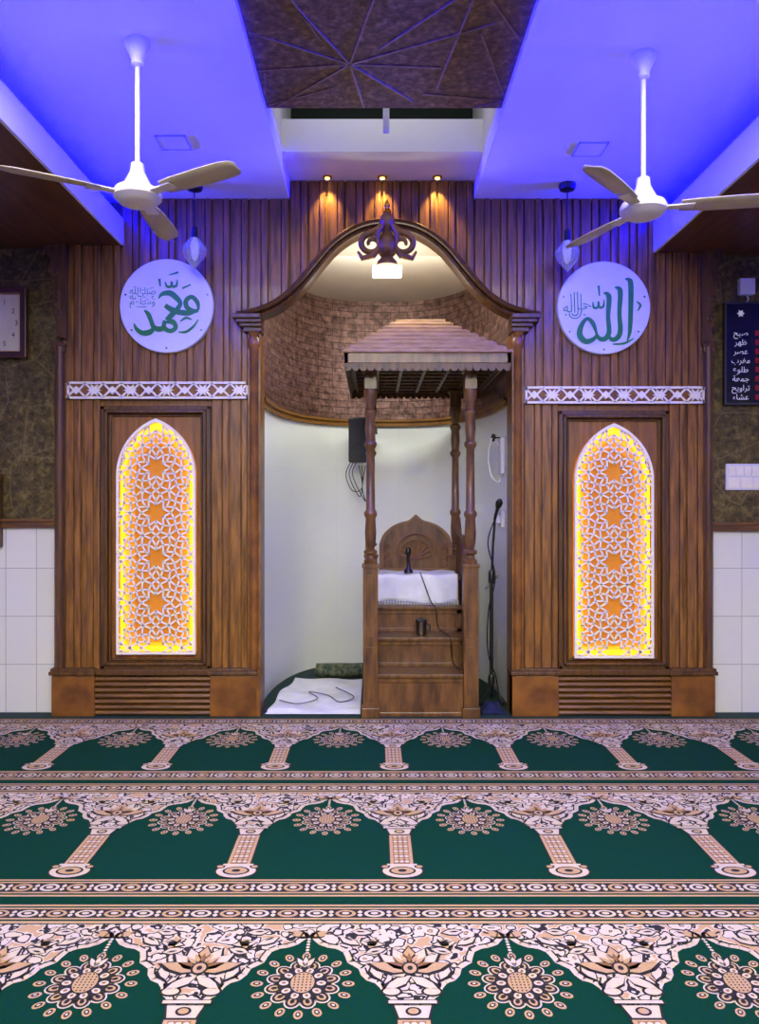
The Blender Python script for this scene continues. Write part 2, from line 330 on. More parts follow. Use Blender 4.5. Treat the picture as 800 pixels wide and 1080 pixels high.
# ------------------------------------------------------------ panelling
PANELW=mat('panel_wood',(106,68,22),(144,98,38),3,WV,.4,bump=.08,detail=6,coat=.1)
def panelling(side):
    Lf=side=='l'
    o0,o1=(58,262) if Lf else (552,750)
    d0,d1=(106,222) if Lf else (589,705)
    band=(403,421) if Lf else (408,426)
    top=X(o0+(7 if Lf else 0)),X(o1-(0 if Lf else 7))
    e=thing('wood_wall_panelling',(X((o0+o1)/2),5.47,0),'tall brown slatted wood wall panelling with moulded door panel and plinth','wall panelling','slatted wood panelling beside the niche')
    m=MB()
    xa,xb=top
    split=XL if Lf else XR
    for a,b in ((xa,split-.001),(split+.001,xb)):
        tz=topz((a+b)/2); cladding(m,a,b,cst(Z(band[0])),cst(tz))
    build(m,'upper_slats',WOOD,e)
    m=MB()
    cladding(m,xa if Lf else X(o0),X(d0),cst(Z(708)),cst(Z(band[1]))); cladding(m,X(d1),X(o1) if Lf else xb,cst(Z(708)),cst(Z(band[1])))
    build(m,'lower_slats',WOOD,e)
    fx0,fx1=X(o0+14 if Lf else 553),X(262 if Lf else 741)
    za,zb=Z(band[1]),Z(band[0])
    m=MB(); m.box(fx0-.02,fx1,5.43,WY-.004,za,zb); build(m,'frieze_board',WOODR,e)
    m=MB(); m.box(fx0,fx1,5.415,5.43,zb-.016,zb); m.box(fx0,fx1,5.415,5.43,za,za+.016); m.box(fx0,fx0+.014,5.415,5.43,za,zb); m.box(fx1-.014,fx1,5.415,5.43,za,zb)
    nn=10; st=(fx1-fx0)/nn; zc=(za+zb)/2; hh=(zb-za)/2-.012
    for i in range(nn):
        cx=fx0+(i+.5)*st
        for sx in (-1,1):
            bar(m,(cx-sx*st*.5,zc-hh),(cx-sx*st*.12,zc),.013,5.415,5.43); bar(m,(cx-sx*st*.5,zc+hh),(cx-sx*st*.12,zc),.013,5.415,5.43)
        if i%2: m.prism(star(cx,zc,.05,.022,6),5.413,5.43)
        else: m.prism(star(cx,zc,.03,.022,4),5.413,5.43)
    build(m,'frieze_fretwork',LATW,e)
    dt,db=Z(band[1]+7),Z(706)
    m=MB(); m.box(X(d0),X(d1),5.465,WY-.004,Z(708),Z(band[1])); build(m,'door_panel',PANELW,e)
    m=MB()
    for k,(ins,w,yf) in enumerate(((0,.03,5.435),(.03,.022,5.415),(.062,.012,5.445))):
        a,b,c,dd=X(d0)+ins,X(d1)-ins,db+ins*1.0,dt-ins
        m.box(a,b,yf,5.47,dd-w,dd); m.box(a,b,yf,5.47,c,c+w); m.box(a,a+w,yf,5.47,c,dd); m.box(b-w,b,yf,5.47,c,dd)
    build(m,'door_frame',WOODD,e,bevel=.005)
    b1=(56,101) if Lf else (706,752); b2=(222,271) if Lf else (539,588)
    for (a,b) in (b1,b2):
        m=MB(); m.box(X(a),X(b),5.405,WY-.004,0,Z(712)); build(m,'plinth_block',WOODR,e,bevel=.006)
    m=MB()
    for (a,b) in (b1,b2):
        m.box(X(a)-.012,X(b)+.012,5.385,WY-.004,Z(711),Z(707)); m.box(X(a)-.004,X(b)+.004,5.395,WY-.004,Z(707.5),Z(704))
    m.box(X(d0)-.03,X(d1)+.01,5.40,WY-.004,Z(711),Z(705)); build(m,'plinth_moulding',WOODD,e,bevel=.005)
    m=MB(); ca,cb=X(min(b1[1],b2[1])),X(max(b1[0],b2[0]))
    m.box(ca,cb,5.45,WY-.004,0,Z(711)); nz=7; hz=Z(713)/nz
    for i in range(nz):
        z0=i*hz; m.prism([(5.45,z0+.004),(5.425,z0+.01),(5.418,z0+hz*.5),(5.425,z0+hz-.006),(5.45,z0+hz-.001)],ca,cb,'x')
    build(m,'plinth_slats',WOODH,e)
    px0,px1=(58,69) if Lf else (741,751)
    cx=X((px0+px1)/2); r=X(px1)-X(px0); r/=2
    m=MB(); m.box(cx-r,cx+r,5.43,WY-.004,Z(707),Z(362)); m.lathe(cx,5.43,[(r*.8,Z(704)),(r*.8,Z(366))],16)
    build(m,'pilaster',WOODD,e,smooth=True)
    s_=-1 if Lf else 1
    pr=[(-6,0),(14,1),(17,6),(15,14),(9,19),(11,24),(14,30),(11,38),(6,42),(9,48),(10,55),(6,62),(3,66),(6,72),(7,79),(3,88),(5,94),(4,100),(-6,102)]
    ox=66 if Lf else 744; oy=256 if Lf else 262
    pts=[(X(ox+s_*a),Z(oy+b)) for a,b in pr]
    m=MB(); m.prism(pts,5.40,WY-.004)
    for (a,b,rr) in ((10,10,.045),(7,33,.036),(4,56,.028),(2,76,.022)):
        pth=[]
        for k in range(22):
            t=k/21*math.pi*3; q=rr*(1-k/24); pth.append((X(ox+s_*a)+s_*q*math.cos(t),5.398,Z(oy+b)+q*math.sin(t)))
        m.tube(pth,.009,6)
    build(m,'carved_corbel',WOODD,e,smooth=True)
    m=MB(); m.box(cx-r-.012,cx+r+.012,5.40,WY-.004,Z(366),Z(361)); m.box(cx-r-.006,cx+r+.006,5.41,WY-.004,Z(372),Z(366)); build(m,'pilaster_cap',WOODD,e,bevel=.004)
    return e
panelling('l'); panelling('r')
e=thing('arched_niche_surround',(X(409),5.47,0),'dark carved ogee arch moulding with slatted wood header and slim posts','arch')
m=MB()
cladding(m,X(262)+.001,XA-.001,fz,cst(ZC-.002)); cladding(m,XA+.001,XB-.001,fz,cst(ZB-.002)); cladding(m,XB+.001,X(552)-.001,fz,cst(ZC-.002))
build(m,'header_slats',WOOD,e)
N=80; cv=[]
for i in range(N+1):
    x=X(251)+(X(567)-X(251))*i/N; cv.append(Vector((x,fz(x))))
prof=[(-.05,WY-.004),(-.05,5.42),(-.042,5.395),(-.02,5.385),(-.012,5.40),(0,5.36),(.025,5.35),(.035,5.375),(.045,5.38),(.055,5.40),(.055,WY-.004)]
m=MB(); K=len(prof)
for i,p in enumerate(cv):
    t=(cv[min(i+1,N)]-cv[max(i-1,0)]).normalized(); nn=Vector((-t.y,t.x))
    for (o_,y) in prof:
        q=p+nn*o_*.76; m.v.append((q.x,y,q.y))
for i in range(N):
    for k in range(K-1): m.f.append((i*K+k,i*K+k+1,(i+1)*K+k+1,(i+1)*K+k)); m.m.append(0)
m.f.append(tuple(range(K))); m.f.append(tuple(N*K+k for k in range(K))); m.m+=[0,0]
build(m,'arch_moulding',WOODD,e,smooth=True)
for (a,b,s_) in ((262,275,1),(539,551,-1)):
    m=MB(); xa,xb=X(a),X(b)
    m.box(xa,xb,5.41,WY+.1,Z(705),Z(352)); m.lathe((xa+xb)/2,5.41,[((xb-xa)*.36,Z(704)),((xb-xa)*.36,Z(370)),((xb-xa)*.5,Z(366)),((xb-xa)*.5,Z(360)),((xb-xa)*.36,Z(357)),((xb-xa)*.5,Z(352))],16)
    m.box(xa+(.06 if s_>0 else -.0),xb-(.0 if s_>0 else .06),5.41,WY+.1,0,Z(704))
    build(m,'post',WOODR,e,smooth=True)
    m=MB(); inn=xb if s_>0 else xa
    for (w,p0,p1,yy) in ((.185,334,339,5.33),(.165,339,343,5.345),(.14,343,347,5.36),(.115,347,352,5.375)):
        x0,x1=(inn-w,inn+.012) if s_>0 else (inn-.012,inn+w)
        m.box(x0,x1,yy,WY-.006,Z(p1),Z(p0))
    build(m,'capital',WOODD,e,bevel=.006)
# arch crown ornament lamp
cx=X(408,5.3); yy=5.29
e=thing('carved_arch_lamp',(cx,yy,Z(293,5.3)),'dark carved scroll ornament with gold finial and small glowing lamp','lamp')
z=lambda p: Z(p,5.3)
m=MB(); m.lathe(cx,yy,[(.001,z(211)),(.012,z(214)),(.02,z(218)),(.014,z(221)),(.03,z(224)),(.02,z(226))],16); build(m,'finial',GOLD,e,smooth=True)
m=MB(); m.lathe(cx,yy,[(.02,z(225)),(.045,z(229)),(.055,z(236)),(.04,z(242)),(.03,z(246)),(.06,z(252)),(.075,z(260)),(.06,z(268)),(.04,z(272)),(.07,z(277)),(.075,z(281))],20)
m.box(cx-.03,cx+.03,yy,5.36,z(262),z(236)); build(m,'body',BRONZE,e,smooth=True)
m=MB()
for s_ in (-1,1):
    pth=[];rad=[]
    for k in range(34):
        t=k/33; a=math.pi*.5-t*math.pi*2.6; q=.085*(1-.75*t); pth.append((cx+s_*(.105+q*math.cos(a)),yy,z(258)+q*math.sin(a)*.9)); rad.append(.024*(1-.5*t))
    pth=[(cx+s_*.02,yy,z(236)),(cx+s_*.06,yy,z(243))]+pth; rad=[.022,.026]+rad
    m.tube(pth,rad,10)
    m.tube([(cx+s_*.05,yy-.02,z(262)),(cx+s_*.10,yy-.03,z(272)),(cx+s_*.17,yy-.02,z(274)),(cx+s_*.2,yy,z(266))],[.02,.024,.02,.008],8)
    m.tube([(cx+s_*.03,yy-.04,z(240)),(cx+s_*.07,yy-.05,z(250)),(cx+s_*.06,yy-.04,z(264))],[.012,.018,.008],8)
build(m,'scroll',BRONZE,e,smooth=True)
m=MB(); m.box(cx-.1,cx+.1,yy-.05,yy+.05,z(292),z(282)); build(m,'lamp_shade',LAMP,e,bevel=.01,label='small glowing white rectangular lamp')
for px in (345,403,461):
    x=X(px,5.38); e=thing('recessed_spotlight',(x,5.38,ZB),'small warm glowing recessed ceiling spotlight','spotlight','warm recessed spotlights')
    m=MB(); m.lathe(x,5.38,[(.03,ZB-.012),(.034,ZB-.006),(.034,ZB)],16); build(m,'rim',GOLD,e,smooth=True)
    m=MB(); m.lathe(x,5.38,[(.001,ZB-.02),(.016,ZB-.016),(.018,ZB-.004)],12); build(m,'bulb',SPOTG,e,smooth=True)
# ------------------------------------------------------------ lattice panels
def screen(pxc,top,bot):
    cx=X(pxc); w=.278; zb=Z(bot); zt=Z(top); h=.40; zs=zt-h
    def outline(ins):
        ww=w-ins; hh=h-ins*1.5; R=(hh*hh+ww*ww)/(2*ww); am=math.asin(min(1,hh/R)); pts=[(cx+ww,zb+ins)]
        for k in range(17):
            a=am*k/16; pts.append((cx-(R-ww)+R*math.cos(a),zs+R*math.sin(a)))
        for k in range(1,17):
            a=am*(16-k)/16; pts.append((cx+(R-ww)-R*math.cos(a),zs+R*math.sin(a)))
        pts.append((cx-ww,zb+ins)); return pts
    def inside(p,ins=.012):
        ww=w-ins; hh=h-ins*1.5
        if p[1]<zb+ins or abs(p[0]-cx)>ww: return False
        if p[1]<=zs: return True
        R=(hh*hh+ww*ww)/(2*ww); return math.hypot(abs(p[0]-cx)+(R-ww),p[1]-zs)<=R
    e=thing('arched_lattice_screen',(cx,5.43,zb),'white geometric lattice screen in pointed arch, glowing amber behind','lattice screen','backlit arched lattice screens')
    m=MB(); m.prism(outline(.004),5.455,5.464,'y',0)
    m.ring(outline(.01),outline(.075),5.450,5.455,2); m.ring(outline(.075),outline(.115),5.450,5.455,1)  # backlight falloff put into emissive rings, bright edge to dim centre
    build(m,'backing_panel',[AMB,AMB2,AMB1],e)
    m=MB(); m.ring(outline(0),outline(.016),5.395,5.412); build(m,'frame',LATW,e)
    m=MB(); m.ring(outline(.016),outline(.046),5.442,5.449); build(m,'led_strip_glow',LEDY,e)  # LED strip, widened into the brightest ring of the painted falloff
    segs=[]; Lr=w/.866*.985; a_=Lr/2
    cz=(zs+zb)/2+.05
    cents=[(cx,cz+k*Lr) for k in range(-5,6)]+[(cx+s_*w*.985,cz+(k+.5)*Lr) for k in range(-6,6) for s_ in (-1,1)]
    rad=math.radians
    P=lambda c,r,an:(c[0]+r*math.cos(rad(an)),c[1]+r*math.sin(rad(an)))
    for c in cents:
        r1=a_*.66; r2=a_*.36
        for k in range(12):
            A=30*k; Mk=P(c,a_,A)
            if k%2==0:
                segs+=[(P(c,a_*1.155,A),P(c,a_*.86,A+17)),(P(c,a_*1.155,A),P(c,a_*.86,A-17)),
                       (P(c,a_*.86,A+17),P(c,r1,A)),(P(c,a_*.86,A-17),P(c,r1,A)),
                       (P(c,r1,A),P(c,r2,A+30)),(P(c,r1,A),P(c,r2,A-30))]
            else:
                segs+=[(Mk,P(c,a_*.86,A+13)),(Mk,P(c,a_*.86,A-13)),(P(c,r2*1.5,A),P(c,r2,A)),(P(c,a_*.86,A+13),P(c,r2*1.5,A)),(P(c,a_*.86,A-13),P(c,r2*1.5,A))]
    m=MB(); n=40
    for p,q in segs:
        ins=[inside((p[0]+(q[0]-p[0])*i/n,p[1]+(q[1]-p[1])*i/n)) for i in range(n+1)]
        if not any(ins): continue
        i0=ins.index(True); i1=n-ins[::-1].index(True)
        if i1-i0<2: continue
        g=lambda i:(p[0]+(q[0]-p[0])*i/n,p[1]+(q[1]-p[1])*i/n)
        bar(m,g(i0),g(i1),.0112,5.398,5.41)
    build(m,'lattice',LATW,e)
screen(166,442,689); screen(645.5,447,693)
# ------------------------------------------------------------ text/strokes
def cr(pts,n=8):
    P=[pts[0]]+list(pts)+[pts[-1]]; out=[]
    for i in range(1,len(P)-2):
        for k in range(n):
            t=k/n; out.append(tuple(.5*((2*P[i][j])+(P[i+1][j]-P[i-1][j])*t+(2*P[i-1][j]-5*P[i][j]+4*P[i+1][j]-P[i+2][j])*t*t+(-P[i-1][j]+3*P[i][j]-3*P[i+1][j]+P[i+2][j])*t**3) for j in range(3)))
    out.append(tuple(pts[-1])); return out
def ribbon(m,pts,y=5.40,d=5.40,wk=1.15):
    P=cr(pts); vs=[];n=len(P)
    for i,p in enumerate(P):
        a=P[max(i-1,0)];b=P[min(i+1,n-1)]; dx,dy=b[0]-a[0],b[1]-a[1]; l=math.hypot(dx,dy) or 1; nx,ny=-dy/l*p[2]*wk/2,dx/l*p[2]*wk/2
        yy=y-.0012*i/n
        vs+=[(X(p[0]+nx,d),yy,Z(p[1]+ny,d)),(X(p[0]-nx,d),yy,Z(p[1]-ny,d))]
    m.add(vs,[(2*i,2*i+1,2*i+3,2*i+2) for i in range(n-1)])
def textmesh(m,s,x,z,size,y,align='CENTER',mi=0):
    cu=bpy.data.curves.new('t','FONT'); cu.body=s; cu.size=size; cu.align_x=align; cu.align_y='CENTER'
    o=bpy.data.objects.new('t',cu); COL.objects.link(o); dg=bpy.context.evaluated_depsgraph_get(); me=bpy.data.meshes.new_from_object(o.evaluated_get(dg))
    m.add([(x+v.co.x,y,z+v.co.y) for v in me.vertices],[tuple(p.vertices) for p in me.polygons],mi)
    bpy.data.objects.remove(o); bpy.data.meshes.remove(me)
def disc(pxc,pyc,rp,strokes,small,label):
    cx,cz,r=X(pxc,5.42),Z(pyc,5.42),rp*5.42/F
    e=thing('calligraphy_disc',(cx,5.42,cz),label,'wall plaque','round calligraphy plaques')
    m=MB(); m.lathe(cx,0,[(r,5.438),(r,5.412),(r*.985,5.405)],64,axis='y',cz=cz); build(m,'disc',DISCM,e,smooth=True)
    m=MB()
    for i,s_ in enumerate(strokes): ribbon(m,s_,5.4035-.0014*(i%4))
    if small: textmesh(m,small[0],X(small[1]),Z(small[2]),small[3],5.4035)
    build(m,'lettering',GREENL,e,fixn=False)
    for a in (15,165,-35,215,270):
        m=MB(); m.lathe(cx+r*.9*math.cos(math.radians(a)),0,[(.008,5.406),(.006,5.400)],8,axis='y',cz=cz+r*.9*math.sin(math.radians(a)))
        build(m,'fixing_screw',STEEL,e)
ALLAH=[
 [(659,294,1),(663,295,4),(665,300,5),(665,325,4.6),(664,349,3.6),(661,360,1)],
 [(648,303,1),(652,304,4),(654,309,4.8),(653,330,4),(654,348,4.6),(651,356,4.6),(645,358,4),(641,353,2)],
 [(636,309,1),(640,310,4),(642,315,4.8),(641,334,4),(642,350,4.6),(638,357,4.6),(632,357,4),(628,351,2)],
 [(629,352,2),(625,341,4),(619,336,3),(613,343,4.5),(611,353,5.5),(617,360,5),(625,358,4),(630,352,2)],
 [(625,318,1),(626,324,2.4),(630,324,2.2),(631,318,1.6),(632,324,2.2),(636,323,2.2),(637,316,1)],
 [(631,301,2.2),(632,312,1.4)],[(646,363,1),(658,362,2),(668,357,1)],[(671,318,1),(675,322,2.2),(672,328,1)]]
MUH=[
 [(209,327,2),(208,319,4),(202,313,4),(196,317,4.5),(197,324,4.5),(204,328,4),(209,327,3)],
 [(206,328,3),(198,330,5),(188,329,5),(180,326,5),(174,322,4)],
 [(167,315,1),(171,310,3.5),(179,309,5),(186,314,5),(190,320,4),(186,327,4.5),(180,333,5),(176,338,5)],
 [(176,338,5),(183,340,4.5),(185,346,4),(179,349,4),(173,345,4),(174,338,4)],
 [(174,345,4),(168,347,5),(162,345,4.5),(159,338,4),(156,331,4),(152,327,1.5)],
 [(163,345,3),(158,350,5),(150,351,4.5),(144,347,3.5),(141,341,1)],
 [(188,350,1),(196,350,2.4),(204,344,2),(209,337,1)],
 [(174,297,1),(176,302,2.4),(180,302,2.2),(181,297,1.6),(182,302,2.2),(186,301,2.2),(187,295,1)],
 [(192,304,2),(201,300,1.4)],[(178,290,1),(188,287,2)],[(190,339,1),(196,335,2.2),(202,337,1)],[(168,294,2.4),(169,302,1.4)]]
disc(176,323,49.5,MUH,('\uFDFA',152,315,.175),'round white plaque with green Arabic calligraphy reading Muhammad')
disc(636,325,49,ALLAH,('\uFDFB',607,322,.2),'round white plaque with green Arabic calligraphy reading Allah')
# ------------------------------------------------------------ pulpit
px0,px1=-.078,.735; py0,py1=5.37,6.5
e=thing('pulpit',((px0+px1)/2,(py0+py1)/2,0),'brown carved wooden stepped pulpit with turned posts and tiered canopy','pulpit')
steps=[(5.40,.30),(5.65,.515),(5.90,.71)]
for i,(yf,zt) in enumerate(steps):
    z0=(steps[i-1][1] if i else 0)
    m=MB(); m.box(px0+.06,px1-.06,yf+.015,6.45,z0,zt-.025); m.box(px0+.05,px1-.05,yf-.01,6.45,zt-.025,zt)
    m.box(px0+.06,px1-.06,yf+.005,yf+.02,z0,z0+.03); m.box(px0+.06,px1-.06,yf+.005,yf+.02,zt-.06,zt-.025)
    m.box(px0+.06,px0+.10,yf+.005,yf+.02,z0,zt-.025); m.box(px1-.10,px1-.06,yf+.005,yf+.02,z0,zt-.025)
    build(m,'step',WOODM,e,bevel=.004)
m=MB(); m.box(px0+.06,px1-.06,6.05,6.45,.71,.90); m.box(px0+.05,px1-.05,6.02,6.45,.90,.925); build(m,'seat',WOODM,e,bevel=.004)
for xx in (px0+.02,px1-.05):
    m=MB(); m.prism([(5.45,0),(5.45,.42),(5.6,.5),(5.85,.78),(5.98,1.15),(6.06,1.2),(6.3,1.22),(6.42,1.36),(6.45,1.36),(6.45,0)],xx,xx+.03,'x')
    rail=[(xx+.015,y,z_) for y,z_ in ((5.45,.44),(5.6,.52),(5.85,.80),(5.98,1.17),(6.06,1.22),(6.3,1.24),(6.43,1.38))]
    m.tube(rail,.024,10); m.tube([(xx+.015,5.99+.04*math.cos(k*.5)*(1-k/22),1.2+.05*math.sin(k*.5)*(1-k/22)) for k in range(20)],.014,8)
    build(m,'side_panel',WOODM,e,smooth=True)
def turned(m,cx,cy,z0,z1,r):
    h=z1-z0; P=[(0,1.2),(.02,1.25),(.03,.8),(.05,.75),(.06,1.25),(.075,1.25),(.085,.7),(.12,.95),(.18,1.05),(.26,.9),(.28,1.2),(.295,1.2),(.31,.85),(.5,.78),(.66,.75),(.68,1.15),(.695,1.15),(.71,.8),(.78,1.0),(.84,.85),(.86,1.2),(.875,1.2),(.89,.75),(.93,.9),(.96,1.25),(1,1.25)]
    m.lathe(cx,cy,[(r*b,z0+h*a) for a,b in P],18)
for (cx,cy,fr) in ((px0+.055,5.42,1),(px1-.055,5.42,1),(px0+.055,6.42,0),(px1-.055,6.42,0)):
    m=MB(); hw=.052
    m.box(cx-hw,cx+hw,cy-hw,cy+hw,0,1.06); m.box(cx-hw-.01,cx+hw+.01,cy-hw-.01,cy+hw+.01,0,.07); m.box(cx-hw-.008,cx+hw+.008,cy-hw-.008,cy+hw+.008,1.05,1.075)
    if fr:
        for (za,zb) in ((.12,.5),(.56,1.0)):
            m.box(cx-.026,cx+.026,cy-hw-.006,cy-hw,za,zb)
    build(m,'newel_post',WOODM,e,bevel=.004)
    m=MB(); turned(m,cx,cy,1.075,2.30,.038); build(m,'turned_column',WOODM,e,smooth=True)
    m=MB(); m.box(cx-.045,cx+.045,cy-.045,cy+.045,2.30,2.44); m.box(cx-.055,cx+.055,cy-.055,cy+.055,2.42,2.44); build(m,'column_capital',WOODM,e,bevel=.004)
bx0,bx1=.045,.655; bc=(bx0+bx1)/2; by=6.40
out=[]
for k in range(25):
    t=-1+2*k/24; hgt=1.16+.20*max(0,1-abs(t)**2.2)**.6+.05*max(0,1-abs(t)*5); out.append((bc+t*(bx1-bx0)/2,hgt))
poly=[(bx0,.925)]+out+[(bx1,.925)]
m=MB(); m.prism(poly,by,by+.03); build(m,'backrest',WOODM,e)
m=MB()
inner=[(bc+(x-bc)*.88,.96+(z_-.925)*.88) for x,z_ in poly]
m.ring(poly,inner,by-.015,by)
arc=[(bc+ .17*math.cos(a),by-.012,1.08+ .17*math.sin(a)) for a in [math.pi*k/20 for k in range(21)]]
m.tube(arc,.012,6)
arc=[(bc+ .13*math.cos(a),by-.01,1.07+ .13*math.sin(a)) for a in [math.pi*k/20 for k in range(21)]]
m.tube(arc,.008,6)
for k in range(9):
    a=math.pi*k/8; m.tube([(bc,by-.008,1.03),(bc+.12*math.cos(a),by-.008,1.07+.12*math.sin(a))],[.006,.014],6)
for s_ in (-1,1):
    for q in range(3):
        c0=(bc+s_*.235,1.0+q*.07); m.tube([(c0[0]+.028*(1-k/16)*math.cos(k*.7)*s_,by-.008,c0[1]+.028*(1-k/16)*math.sin(k*.7)) for k in range(15)],.006,6)
build(m,'backrest_carving',mat('carving_wood',(104,70,36),(136,96,54),6,rough=.4,bump=.1),e,smooth=True)
# canopy
c0,c1,cy0,cy1=-.20,.93,5.2,6.62
m=MB()
m.box(c0+.03,c1-.03,cy0+.03,cy1-.03,2.475,2.50)
for k in range(7):
    x=c0+.05+k*(c1-c0-.12)/6; m.box(x,x+.02,cy0+.05,cy1-.05,2.445,2.475)
for k in range(9):
    y=cy0+.05+k*(cy1-cy0-.12)/8; m.box(c0+.05,c1-.05,y,y+.02,2.445,2.475)
build(m,'canopy_ceiling',WOODD,e)
m=MB()
m.box(c0,c1,cy0,cy0+.03,2.45,2.52); m.box(c0,c1,cy1-.03,cy1,2.45,2.52); m.box(c0,c0+.03,cy0,cy1,2.45,2.52); m.box(c1-.03,c1,cy0,cy1,2.45,2.52)
m.box(px0,px1,5.39,5.45,2.44,2.475)
build(m,'canopy_beam',WOODM,e,bevel=.004)
m=MB()
def scal(a,b,fixed,axis):
    n=round((b-a)/.052); w=(b-a)/n
    for i in range(n):
        s0=a+i*w; pts=[(s0,2.45),(s0+w,2.45)]+[(s0+w/2+w/2*math.cos(t),2.425-.028*math.sin(t)) for t in [math.pi*k/6 for k in range(7)]]
        m.prism(pts,fixed,fixed+.012,axis)
scal(c0,c1,cy0+.004,'y'); scal(c0,c1,cy1-.016,'y'); scal(cy0,cy1,c0+.004,'x'); scal(cy0,cy1,c1-.016,'x')
build(m,'scalloped_valance',WOODD,e)
m=MB(); n=8
for k in range(n):
    t=k/(n-1); x0=c0-.01+(.34)*t; x1=c1+.01-(.36)*t; y0=cy0-.01+.62*t; y1=cy1+.01-.62*t; z_=2.52+.33*t
    m.box(x0,x1,y0,y1,z_,z_+.022); m.box(x0+.035,x1-.035,y0+.035,y1-.035,z_+.02,z_+.05)
build(m,'roof',WOODL,e,bevel=.005)
# cloth on seat
def clothseat(u,v_):
    x=.0+u*.655; s_=v_*.62
    if s_<.2: return (x,6.008-.012*math.sin(u*26)*(1-s_/.2)-.008, .735+s_+.01*math.sin(u*7)*(1-s_/.2))
    return (x,6.0+(s_-.2)*.95, .937+.006*math.sin(u*17+s_*20)+.006)
m=MB(); m.grid(clothseat,48,24)
for i in range(60):
    x=.005+i*.011; m.box(x,x+.003,5.985,5.99,.705,.745)
build(m,'seat_cloth',FABW,label='white fringed cloth draped over the pulpit seat',category='cloth',thick=.004,smooth='all')
e=thing('desk_microphone',(.275,6.1,.95),'small black desk microphone standing on the white cloth','microphone')
m=MB(); m.lathe(.275,6.1,[(.035,.95),(.035,.965),(.018,.985),(.014,1.02)],16); build(m,'base',BLACK,e,smooth=True)
m=MB(); m.tube([(.275,6.1,1.01),(.27,6.1,1.06),(.272,6.09,1.1)],.012,10); m.lathe(.272,6.09,[(.014,1.09),(.022,1.10),(.024,1.13),(.015,1.15)],12); build(m,'microphone_head',BLACK,e,smooth=True)
d=5.76; cx=X(444,d)
e=thing('steel_cup',(cx,d,.516),'small steel cup with black handle on the pulpit step','cup')
m=MB(); m.lathe(cx,d,[(.032,.516),(.038,.522),(.04,.60),(.043,.62),(.036,.622),(.034,.53)],20); build(m,'body',STEEL,e,smooth=True)
m=MB(); m.tube([(cx+.04,d,.54),(cx+.065,d,.55),(cx+.068,d,.59),(cx+.04,d,.60)],.005,8); build(m,'handle',BLACK,e,smooth=True)
m=MB(); m.lathe(cx,d,[(.044,.62),(.044,.63),(.012,.638),(.01,.65)],20); build(m,'lid',BLACK,e,smooth=True)
m=MB(); m.tube(cr([(.36,6.0,.965),(.42,5.975,.80),(.45,5.95,.725),(.47,5.87,.705),(.49,5.86,.56),(.53,5.8,.525),(.56,5.63,.51),(.58,5.625,.34),(.62,5.5,.31)],6),.0045,6); build(m,'microphone_cable',BLACK,label='thin black cable trailing down the pulpit steps',category='cable',smooth=True)
# ------------------------------------------------------------ speaker
sx,sy,sz=X(378,6.95),6.95,Z(488,6.95)
e=thing('wall_speaker',(sx,sy,sz),'black box loudspeaker mounted high on the white niche wall','speaker')
h=.40
m=MB(); m.prism([(sx-.09,sy-.10),(sx+.09,sy-.10),(sx+.07,sy+.08),(sx-.07,sy+.08)],sz,sz+h,'z'); build(m,'cabinet',BLACK,e,bevel=.012)
m=MB(); m.box(sx-.08,sx+.08,sy-.108,sy-.10,sz+.02,sz+h-.02)
m.lathe(sx,0,[(.06,sy-.108),(.062,sy-.114),(.03,sy-.11)],20,axis='y',cz=sz+.12); m.lathe(sx,0,[(.028,sy-.108),(.03,sy-.114),(.01,sy-.112)],16,axis='y',cz=sz+.30); build(m,'grille',mat('grille',(34,34,38),(24,24,26),200,rough=.6),e)
m=MB(); m.box(sx-.02,sx+.02,sy+.07,7.23,sz+.18,sz+.22); m.box(sx+.02,sx+.17,sy+.12,sy+.15,sz+.27,sz+.33); m.box(sx-.05,sx+.05,7.2,7.24,sz+.12,sz+.28); build(m,'bracket',BLACK,e)
m=MB()
for k in range(3):
    o_=.03*k; m.tube(cr([(sx-.05+o_,sy+.08,sz+.05),(sx-.12+o_,sy+.12,sz-.10),(sx-.06+o_*2,sy+.14,sz-.25-.05*k),(sx+.03,sy+.14,sz-.22),(sx+.0+o_,sy+.1,sz-.02)],6),.004,6)
build(m,'cable',BLACK,e,smooth=True)
# mic stand
mx,my=X(518,5.75),5.75
e=thing('microphone_stand',(mx,my,0),'tall black floor microphone stand with boom and tripod legs','microphone stand')
m=MB(); m.tube([(mx,my,.12),(mx,my,.95)],.014,10); m.tube([(mx,my,.9),(mx+.012,my,1.2),(mx+.025,my-.02,1.42)],.009,8); m.lathe(mx,my,[(.02,.9),(.024,.92),(.024,.98),(.018,1.0)],12); m.lathe(mx,my,[(.022,.12),(.026,.14),(.026,.2),(.02,.22)],12); m.tube([(mx-.05,my-.02,.86),(mx+.05,my,.96)],.008,8); build(m,'pole',BLACK,e,smooth=True)
for a,rr in ((215,.1),(330,.09),(80,.15)):
    ra=math.radians(a)
    m=MB(); m.tube([(mx,my,.19),(mx+rr*math.cos(ra),my+rr*math.sin(ra),.02)],.009,8); m.lathe(mx+rr*math.cos(ra),my+rr*math.sin(ra),[(.013,.001),(.013,.03)],8); build(m,'leg',BLACK,e,smooth=True)
m=MB(); m.tube([(mx+.022,my-.015,1.38),(mx+.035,my-.06,1.46),(mx+.04,my-.075,1.485),(mx+.045,my-.09,1.51),(mx+.048,my-.1,1.53)],[.011,.013,.024,.027,.014],12); build(m,'microphone',BLACK,e,smooth=True)
m=MB(); m.tube(cr([(mx+.022,my-.01,1.38),(mx-.03,my-.02,1.2),(mx+.025,my-.02,.95),(mx-.025,my-.02,.7),(mx-.03,my-.02,.4),(mx+.03,my-.03,.2),(mx+.05,my-.06,.012)],6),.005,6); build(m,'cable',BLACK,e,smooth=True)
m=MB()
